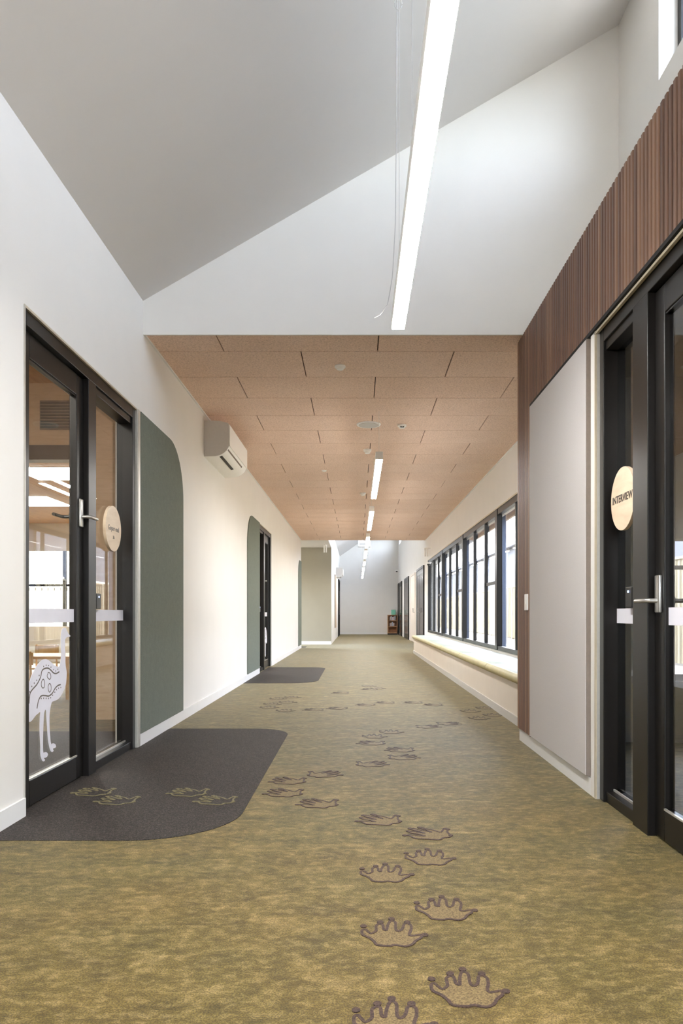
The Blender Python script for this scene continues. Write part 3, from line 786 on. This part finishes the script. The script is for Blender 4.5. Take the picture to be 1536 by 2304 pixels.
# ------------------------------------------------------------------ linear pendants
LX = .221; LZ = 2.48
def pendant(y0, y1, label, top, cable=False, wires=None):
    p = thing('linear_pendant', (LX, (y0 + y1) / 2, LZ), label, 'pendant light', 'linear pendants down the middle of the hall')
    bm = new(); box(bm, LX - .036, LX + .036, y0, y1, LZ + .006, LZ + .085, bev=.002, seg=1)
    obj('housing', bm, 'white_plastic', p)
    bxo('diffuser', 'lamp', p, LX - .033, LX + .033, y0 + .004, y1 - .004, LZ, LZ + .006)
    for wy in wires or (y0 + .12, y1 - .12):
        bm = new(); cyl(bm, (LX, wy, LZ + .085), (LX, wy, top), .0013, 6); obj('suspension_wire', bm, 'wire', p)
        bm = new(); cyl(bm, (LX, wy, LZ + .085), (LX, wy, LZ + .1), .008, 10); obj('wire_gripper', bm, 'steel', p)
    if cable:
        wy = y1 - .1
        pts = [(LX - .012, wy, top), (LX - .014, wy, 3.6), (LX - .02, wy, 3.0), (LX - .035, wy + .01, 2.72), (LX - .06, wy + .02, 2.58), (LX - .10, wy + .03, 2.53), (LX - .13, wy + .03, 2.515)]
        bm = new(); tube(bm, pts, .0026, 8); obj('power_cable', bm, 'wire', p, True)
        bm = new(); tube(bm, [(LX - .006 + .02 * math.cos(a * .6), wy - .02, 4.13 + .03 * math.sin(a * .6)) for a in range(11)], .0022, 6); obj('cable_loop', bm, 'wire', p, True)
pendant(-1.2, 3.84, 'long lit linear pendant hanging below the sloping ceiling near the viewer', rake(LX) + .01, True, (.3, 2.87, 3.74))
pl = ['first lit pendant bar under the panel ceiling', 'second lit pendant bar under the panel ceiling', 'third lit pendant bar under the panel ceiling', 'fourth lit pendant bar under the panel ceiling, crossing its far edge']
for i, y in enumerate((7.1, 10.7, 14.3)): pendant(y, y + 2.4, pl[i], CEIL + .001)
pendant(17.4, 19.7, pl[3].split(',')[0] + ' near its far edge', CEIL + .001)
pf = ['first', 'second', 'third', 'last']
for i, y in enumerate((21.0, 23.7, 26.4, 29.1)): pendant(y, y + 1.8, pf[i] + ' small pendant bar in the far hall', 3.57 + .71 * (LX + .8) + .12)

# ------------------------------------------------------------------ air conditioners
def aircon(x, y0, y1, z, label):
    a = thing('air_conditioner', (x, (y0 + y1) / 2, z), label, 'air conditioner')
    prof = [(0, 0), (.115, .003), (.16, .012), (.2, .034), (.232, .062), (.253, .1), (.258, .2), (.255, .33), (.24, .345), (.17, .362), (.1, .368), (0, .368)]
    bm = new(); prism(bm, [(x + p[0], z + p[1]) for p in prof], 'Y', y0 + .012, y1 - .012); obj('body', bm, 'white_plastic', a, True)
    for ya, yb in ((y0, y0 + .012), (y1 - .012, y1)):
        bm = new(); prism(bm, [(x + .002 + p[0] * .985, z + .002 + p[1] * .99) for p in prof], 'Y', ya, yb); obj('end_cap', bm, 'grey_plastic', a)
    bm = new(); prism(bm, [(x + .2575, z + .105), (x + .265, z + .107), (x + .2655, z + .32), (x + .2575, z + .328)], 'Y', y0 + .004, y1 - .004); obj('front_panel', bm, 'white_plastic', a)
    bm = new(); prism(bm, [(x + .150, z + .0085), (x + .176, z + .019), (x + .177, z + .016), (x + .151, z + .0055)], 'Y', y0 + .05, y1 - .42); obj('outlet_slot', bm, 'black', a)
    bm = new(); prism(bm, [(x + .236, z + .067), (x + .244, z + .08), (x + .246, z + .079), (x + .238, z + .066)], 'Y', y0 + .03, y1 - .25); obj('panel_gap', bm, 'pin_edge', a)
aircon(XL, 7.28, 8.43, 2.556, 'white wall mounted air conditioner high on the left wall')
aircon(XF, 27.2, 28.3, 2.35, 'small looking white air conditioner high on the far left wall')

# ------------------------------------------------------------------ small ceiling and wall devices
def dome(name, x, y, d, h, label, cat, mat='white_plastic', slot=False):
    t = thing(name, (x, y, CEIL), label, cat)
    bm = new(); cyl(bm, (x, y, CEIL - .001), (x, y, CEIL - h * .45), d / 2, 28, d / 2 * .97); obj('base', bm, mat, t, True)
    bm = new(); cyl(bm, (x, y, CEIL - h * .45), (x, y, CEIL - h), d / 2 * .8, 28, d / 2 * .62); obj('cover', bm, mat, t, True)
    if slot: bxo('lens_slot', 'black', t, x - d * .2, x + d * .2, y - d * .34, y - d * .22, CEIL - h, CEIL - h * .55)
dome('smoke_detector', -.14, 5.9, .092, .03, 'small white round detector nearest the gable edge of the panel ceiling', 'detector')
dome('motion_sensor', .487, 7.74, .10, .035, 'white round motion sensor with dark slot right of the ceiling speaker', 'sensor', slot=True)
dome('smoke_detector', .13, 8.9, .1, .05, 'white round smoke detector just before the first pendant bar', 'detector')
dome('smoke_detector', .10, 12.1, .1, .045, 'white round smoke detector beside the second pendant bar', 'detector')
dome('smoke_detector', -.47, 10.2, .07, .02, 'tiny white round detector left of the first pendant bar', 'detector')
t = thing('ceiling_speaker', (.125, 7.72, CEIL), 'white round flush speaker in the panel ceiling', 'speaker')
bm = new(); cyl(bm, (.125, 7.72, CEIL), (.125, 7.72, CEIL - .010), .132, 40, .126); obj('rim', bm, 'white_plastic', t, True)
bm = new(); cyl(bm, (.125, 7.72, CEIL - .010), (.125, 7.72, CEIL - .013), .108, 40); obj('grille', bm, 'grey_plastic', t, True)

t = thing('light_switch', (XB - .024, 5.1, .97), 'white light switch plate on the timber battens', 'switch')
bxo('plate', 'white_plastic', t, XB - .034, XB - .023, 5.05, 5.125, .975, 1.09, bev=.003)
bxo('rocker', 'white_plastic', t, XB - .038, XB - .034, 5.075, 5.1, 1.02, 1.045, bev=.001)

def spot_pair(x, y, z, label, rod_top):
    t = thing('cylinder_spotlight', (x, y, z), label, 'spotlight')
    for dx in (-.03, .03):
        bm = new(); cyl(bm, (x + dx, y, z), (x + dx, y, z + .2), .02, 18); b_ = obj('can', bm, 'white_plastic', t, True)
    bm = new(); cyl(bm, (x, y, z + .2), (x, y, z + .22), .055, 18); obj('mount', bm, 'white_plastic', t, True)
    if rod_top is None: bxo('bracket', 'white_plastic', t, x + .05, XR, y - .02, y + .02, z + .2, z + .22)
    if rod_top: bm = new(); cyl(bm, (x, y, z + .22), (x, y, rod_top), .012, 8); obj('rod', bm, 'white_plastic', t)
spot_pair(-.92, 20.6, 2.72, 'pair of white cylinder spotlights hanging before the putty wall', 3.0)
spot_pair(1.80, 18.6, 2.45, 'pair of white cylinder spotlights above the farthest window', None)
def security_camera(x, y, z, label):
    t = thing('security_camera', (x, y, z), label, 'camera')
    bm = new(); cyl(bm, (x, y, z + .03), (x, y, z + .07), .055, 20); obj('base', bm, 'white_plastic', t, True)
    bm = new(); bmesh.ops.create_uvsphere(bm, u_segments=16, v_segments=10, radius=.045, matrix=Matrix.Translation((x, y, z + .02))); obj('dome', bm, 'black', t, True)
    bxo('bracket', 'white_plastic', t, x, XR, y - .02, y + .02, z + .05, z + .08)
security_camera(1.84, 18.3, 2.2, 'small dome camera beside the farthest window')
security_camera(1.8, 32.4, 2.86, 'small dome camera high in the far right corner')

# ------------------------------------------------------------------ far hall
def far_door(n, y0, y1, leaves, label, mat='frame', pane=True, h=2.33):
    d = thing('door_%d' % n, (XR, (y0 + y1) / 2, 0), label, 'door', kind='structure')
    bxo('jamb', mat, d, XR - .04, XR, y0, y0 + .06, 0, h); bxo('jamb', mat, d, XR - .04, XR, y1 - .06, y1, 0, h); bxo('head', mat, d, XR - .04, XR, y0 + .06, y1 - .06, h - .06, h)
    w = (y1 - y0 - .12) / leaves
    for k in range(leaves):
        a = y0 + .06 + k * w
        lf = bxo('leaf', mat, d, XR - .028, XR, a + .004, a + w - .004, .01, h - .06, bev=.004)
        if pane: bxo('pane', 'far_dark', lf, XR - .031, XR - .026, a + .11, a + w - .11, .15, h - .2)
        hy = a + w - .07 if k == 0 and leaves > 1 else a + .07
        bm = new(); tube(bm, [(XR - .028, hy, 1.0), (XR - .08, hy, 1.0), (XR - .08, hy, 1.13)], .014, 8); obj('handle', bm, 'steel', lf, True)
far_door(4, 20.2, 22.5, 2, 'dark double door with steel handles just past the window row')
far_door(5, 23.2, 25.1, 1, 'cream flush door between dark doors on the far right', 'bench_face', False, 2.3)
far_door(6, 26.1, 28.4, 1, 'single wide dark glazed door on the far right wall')
far_door(7, 30.1, 31.5, 1, 'dark glazed door second from the end wall')
far_door(8, 32.25, 32.95, 1, 'dark door closest to the end wall')

bc = thing('bookcase', (1.62, 32.75, 0), 'small orange brown open bookcase against the end wall', 'bookcase')
x0, x1, y0, y1, h = 1.40, 1.84, 32.55, 32.95, .90
bxo('side', 'shelf', bc, x0, x0 + .03, y0, y1, .05, h); bxo('side', 'shelf', bc, x1 - .03, x1, y0, y1, .05, h)
bxo('back', 'shelf', bc, x0 + .03, x1 - .03, y1 - .02, y1, .05, h)
for z in (.06, .35, .62, h - .03): bxo('shelf', 'shelf', bc, x0 + .03, x1 - .03, y0, y1 - .02, z, z + .03)
bxo('plinth', 'black', bc, x0, x1, y0 + .02, y1, 0, .05)
k = 0
place = ['first', 'second', 'third', 'fourth', 'fifth']
for z, n in ((.38, 4), (.65, 5)):
    for i in range(n):
        xx = x0 + .10 + i * .055; hh = .15 + .05 * ((i * 7 + k) % 3) / 2
        mt = ['red', 'orange', 'blueb'][(i + k) % 3]; cn = {'red': 'red', 'orange': 'orange', 'blueb': 'blue'}[mt]
        b_ = thing('book', (xx, 32.7, z), '%s book, %s from the left on the %s shelf of the far bookcase' % (cn, place[i], 'upper' if z > .5 else 'middle'), 'book', 'books in the far bookcase')
        bxo('cover', mt, b_, xx, xx + .032, 32.60, 32.78, z + .0005, z + hh); bxo('pages', 'white_plastic', b_, xx + .004, xx + .028, 32.597, 32.602, z + .004, z + hh - .004)
    k += 1
tb = thing('storage_box', (1.68, 32.72, h), 'teal box standing on top of the far bookcase', 'box')
bxo('body', 'teal', tb, 1.57, 1.76, 32.62, 32.82, h + .0005, h + .2, bev=.006); bxo('lid', 'teal', tb, 1.565, 1.765, 32.615, 32.825, h + .2, h + .23, bev=.004)

fp = thing('wall_board', (XF, 26, .4), 'slim beige board on the far left wall', 'wall board')
bxo('board', 'warm_wall', fp, XF, XF + .03, 25.4, 26.6, .45, 2.35, bev=.004); bxo('edge', 'pin_edge', fp, XF, XF + .034, 25.37, 25.4, .45, 2.35)
d9 = thing('door_9', (XF, 30.6, 0), 'dark framed glazed opening at the end of the far left wall', 'door', kind='structure')
for a in (29.9, 31.3): bxo('jamb', 'frame', d9, XF, XF + .05, a, a + .07, 0, 2.4)
bxo('head', 'frame', d9, XF, XF + .05, 29.97, 31.3, 2.33, 2.4); bxo('pane', 'strip', d9, XF, XF + .02, 29.97, 31.3, .9, 1.95); bxo('leaf', 'frame', d9, XF, XF + .018, 29.97, 31.3, 0, 2.33)
hb = thing('ceiling_unit', (.3, 29.6, 3.7), 'white box unit hanging below the far sloping ceiling', 'ceiling unit')
bxo('casing', 'white_plastic', hb, .04, .56, 29.4, 29.8, 3.72, 4.1, bev=.01); bxo('grille', 'grey_plastic', hb, .1, .5, 29.392, 29.4, 3.78, 3.86)
for x in (.1, .5):
    bm = new(); cyl(bm, (x, 29.6, 4.1), (x, 29.6, 3.57 + .71 * (x + .8) + .12), .008, 8); obj('hanger_rod', bm, 'steel', hb)

# ------------------------------------------------------------------ classroom behind the left doors
bm = new(); box(bm, -8.2, XLb, 0, 14.2, -.12, -.0006)
struct('floor_classroom', bm, 'carpet', 'olive carpet inside the classroom', 'floor')
YB = 6.4
bm = new(); box(bm, -8.2, XLb, -.1, YB, 3.02, 3.12)
struct('ceiling_classroom', bm, 'warm_ceiling', 'brown timber ceiling of the classroom entry', 'ceiling')
bm = new(); box(bm, -8.2, XLb, YB + .1, 14.3, 2.75, 2.85)
struct('ceiling_classroom_far', bm, 'warm_ceiling', 'honey coloured timber ceiling deeper in the classroom', 'ceiling')
bm = new(); box(bm, -2.40, XLb, YB, YB + .1, 0, 3.02); box(bm, -8.2, -2.40, YB, YB + .1, 2.46, 3.02)
struct('wall_classroom_bulkhead', bm, 'warm_wall', 'honey timber wall and bulkhead inside the classroom', 'wall')
bm = new(); box(bm, -8.2, -2.40, YB - .02, YB + .12, 2.33, 2.46)
struct('trim_3', bm, 'frame', 'dark beam below the classroom bulkhead', 'beam')
bm = new(); box(bm, -8.3, -8.2, -.1, 14.3, 0, 3.1); box(bm, -8.2, XLb, -.1, 0, 0, 3.02)
box(bm, -8.2, XLb, 14.2, 14.3, 0, .7); box(bm, -8.2, XLb, 14.2, 14.3, 2.2, 2.75); box(bm, -8.2, -7.6, 14.2, 14.3, .7, 2.2); box(bm, -3.2, XLb, 14.2, 14.3, .7, 2.2)
struct('wall_classroom', bm, 'wall', 'white outer walls of the classroom', 'wall')
w9 = thing('window_9', (-5.4, 14.25, .7), 'wide window at the back of the classroom', 'window', kind='structure')
for k in range(6): bxo('mullion', 'frame', w9, -7.6 + k * .87, -7.54 + k * .87, 14.21, 14.28, .7, 2.2)
bxo('pane', 'wglass', w9, -7.6, -3.2, 14.243, 14.247, .7, 2.2); bxo('rail', 'frame', w9, -7.6, -3.2, 14.21, 14.28, 1.5, 1.54)
portal(-5.4, 14.4, 1.45, 4.4, 1.5, (0, -1, 0))
vg = thing('vent_grille', (-2.7, YB, 2.6), 'dark louvred vent grille on the classroom bulkhead', 'vent')
bxo('backing', 'pin_edge', vg, -2.84, -2.55, YB - .012, YB, 2.60, 2.86)
for k in range(9): bxo('louvre', 'frame', vg, -2.83, -2.56, YB - .022, YB - .012, 2.612 + k * .027, 2.626 + k * .027)
def room_panel(x0, x1, y0, y1, label, z=2.75):
    p = thing('ceiling_light', ((x0 + x1) / 2, (y0 + y1) / 2, z), label, 'ceiling light')
    bxo('diffuser', 'room_lamp', p, x0, x1, y0, y1, z - .012, z - .004)
    bxo('frame', 'white_plastic', p, x0 - .015, x1 + .015, y0 - .015, y1 + .015, z - .006, z)
room_panel(-4.25, -3.4, 8.75, 9.55, 'bright square light panel on the classroom ceiling nearest the door')
room_panel(-5.6, -4.75, 10.9, 11.85, 'bright square light panel deeper on the classroom ceiling')
room_panel(-4.37, -4.29, 9.8, 12.6, 'thin lit strip light on the classroom ceiling')
room_panel(-3.1, -2.6, 11.2, 12.2, 'bright light panel on the classroom ceiling behind the second door')
room_panel(-3.6, -2.4, 1.4, 2.6, 'unseen light panel added on the timber ceiling to brighten the classroom entry', 3.02)  # extra lamp out of view, added to light the entry and bulkhead
def kids_table(x, y, w, d, h, label):
    t = thing('low_table', (x, y, 0), label, 'table')
    bxo('table_top', 'wood_ply', t, x - w / 2, x + w / 2, y - d / 2, y + d / 2, h - .03, h, bev=.006)
    for sx in (-1, 1):
        for sy in (-1, 1):
            bm = new(); cyl(bm, (x + sx * (w / 2 - .06), y + sy * (d / 2 - .06), 0), (x + sx * (w / 2 - .07), y + sy * (d / 2 - .07), h - .03), .018, 10, .024); obj('leg', bm, 'wood_ply', t, True)
kids_table(-3.75, 8.2, 1.2, .7, .48, 'low timber table seen through the emu door')
def kids_chair(x, y, rz, label):
    t = thing('low_chair', (x, y, 0), label, 'chair', 'small chairs at the classroom table')
    bxo('seat', 'wood_ply', t, x - .15, x + .15, y - .14, y + .14, .26, .28, bev=.005)
    bxo('backrest', 'wood_ply', t, x - .15, x + .15, y + rz * .13, y + rz * .13 + .02, .42, .55, bev=.005)
    for sx in (-1, 1):
        for sy in (-1, 1):
            top = .56 if sy == rz else .26
            bm = new(); cyl(bm, (x + sx * .135, y + sy * .13, 0), (x + sx * .125, y + sy * .13, top), .012, 8); obj('leg', bm, 'wood_ply', t, True)
kids_chair(-3.5, 7.5, -1, 'small timber chair on the near side of the classroom table')
kids_chair(-3.95, 8.95, 1, 'small timber chair on the far side of the classroom table')
cs = thing('open_shelf', (-2.9, 11, 0), 'low timber shelf unit standing deeper in the classroom', 'shelf')
for z in (.05, .38, .7): bxo('shelf', 'wood_ply', cs, -3.9, -2.5, 10.8, 11.15, z, z + .03)
for x in (-3.93, -3.2, -2.5): bxo('upright', 'wood_ply', cs, x, x + .03, 10.8, 11.15, 0, .73)
cd = thing('timber_post', (-3.35, 9.6, 0), 'slanted timber post in the classroom behind the emu', 'post')
bm = new(); tube(bm, [(-3.30, 9.6, 0), (-3.27, 9.6, 1.0), (-3.2, 9.6, 1.8), (-3.15, 9.6, 2.75)], .05, 12); obj('shaft', bm, 'wood_ply', cd, True)
bm = new(); cyl(bm, (-3.30, 9.6, 0), (-3.30, 9.6, .03), .09, 16); obj('foot', bm, 'frame', cd, True)

# ------------------------------------------------------------------ courtyard outside the windows
bm = new(); box(bm, XR + .22, 40, -30, 60, -.3, -.1)
struct('ground', bm, 'gravel', 'pale gravel ground of the sunny courtyard', 'ground')
bm = new(); box(bm, -40, -8.4, -30, 60, -.3, -.1); box(bm, -8.4, XR + .22, 14.35, 60, -.3, -.13); box(bm, -8.4, XR + .22, -30, Y0 - .2, -.3, -.13)
struct('ground_far_side', bm, 'gravel', 'pale ground on the other side of the building', 'ground')
fe = thing('steel_fence', (6.5, 20, -.1), 'cream ribbed steel fence across the courtyard', 'fence')
for k in range(26):
    y0 = 1 + k * 2.4
    bm = new()
    pts = []
    for j in range(12):
        a = y0 + .06 + j * .19
        pts += [(6.5, a), (6.5, a + .11), (6.47, a + .125), (6.47, a + .175)]
    prism(bm, pts + [(6.53, y0 + 2.34), (6.53, y0 + .06)], 'Z', -.05, 2.05)
    obj('fence_panel', bm, 'fence', fe)
    bxo('post', 'fence', fe, 6.46, 6.54, y0 - .05, y0 + .05, -.1, 2.1)
    bxo('rail', 'fence', fe, 6.45, 6.55, y0 + .05, y0 + 2.35, 2.05, 2.1)
ve = thing('verandah', (3.0, 14, -.1), 'blue grey verandah roof on dark posts outside the windows', 'verandah')
bxo('roof', 'soffit', ve, XR + .25, 2.75, 5.6, 32, 2.75, 2.9)
bxo('fascia', 'frame', ve, 2.75, 2.8, 5.6, 32, 2.68, 2.95)
for y in (8.6, 12.9, 17.2, 21.5, 25.8): bxo('post', 'soffit', ve, 2.6, 2.7, y, y + .1, -.1, 2.75)
ob = thing('outbuilding', (11, 24, -.1), 'slate grey building beyond the courtyard fence', 'building')
bxo('wall', 'bldg', ob, 10, 16, 8, 90, -.1, 5.2); bxo('roof', 'soffit', ob, 9.6, 16.4, 7.6, 90.4, 5.2, 5.4)
for y in (12, 18, 24, 30, 36, 42, 48, 54, 60):
    f_ = bxo('window', 'alum', ob, 9.96, 10.02, y, y + 2.2, 1.2, 2.6); bxo('pane', 'far_dark', f_, 9.94, 9.97, y + .08, y + 2.12, 1.28, 2.52)

sf = thing('sky_screen', (-5.4, 17, -.1), 'pale paling screen added outside the classroom window to tone down the sky', 'fence')  # added to cover the overbright sky behind the classroom window
for k in range(40): bxo('paling', 'fence', sf, -8.4 + k * .15, -8.27 + k * .15, 17, 17.03, -.1, 2.6)
for z in (.3, 1.5): bxo('rail', 'trunk', sf, -8.4, -2.4, 17.03, 17.08, z, z + .08)
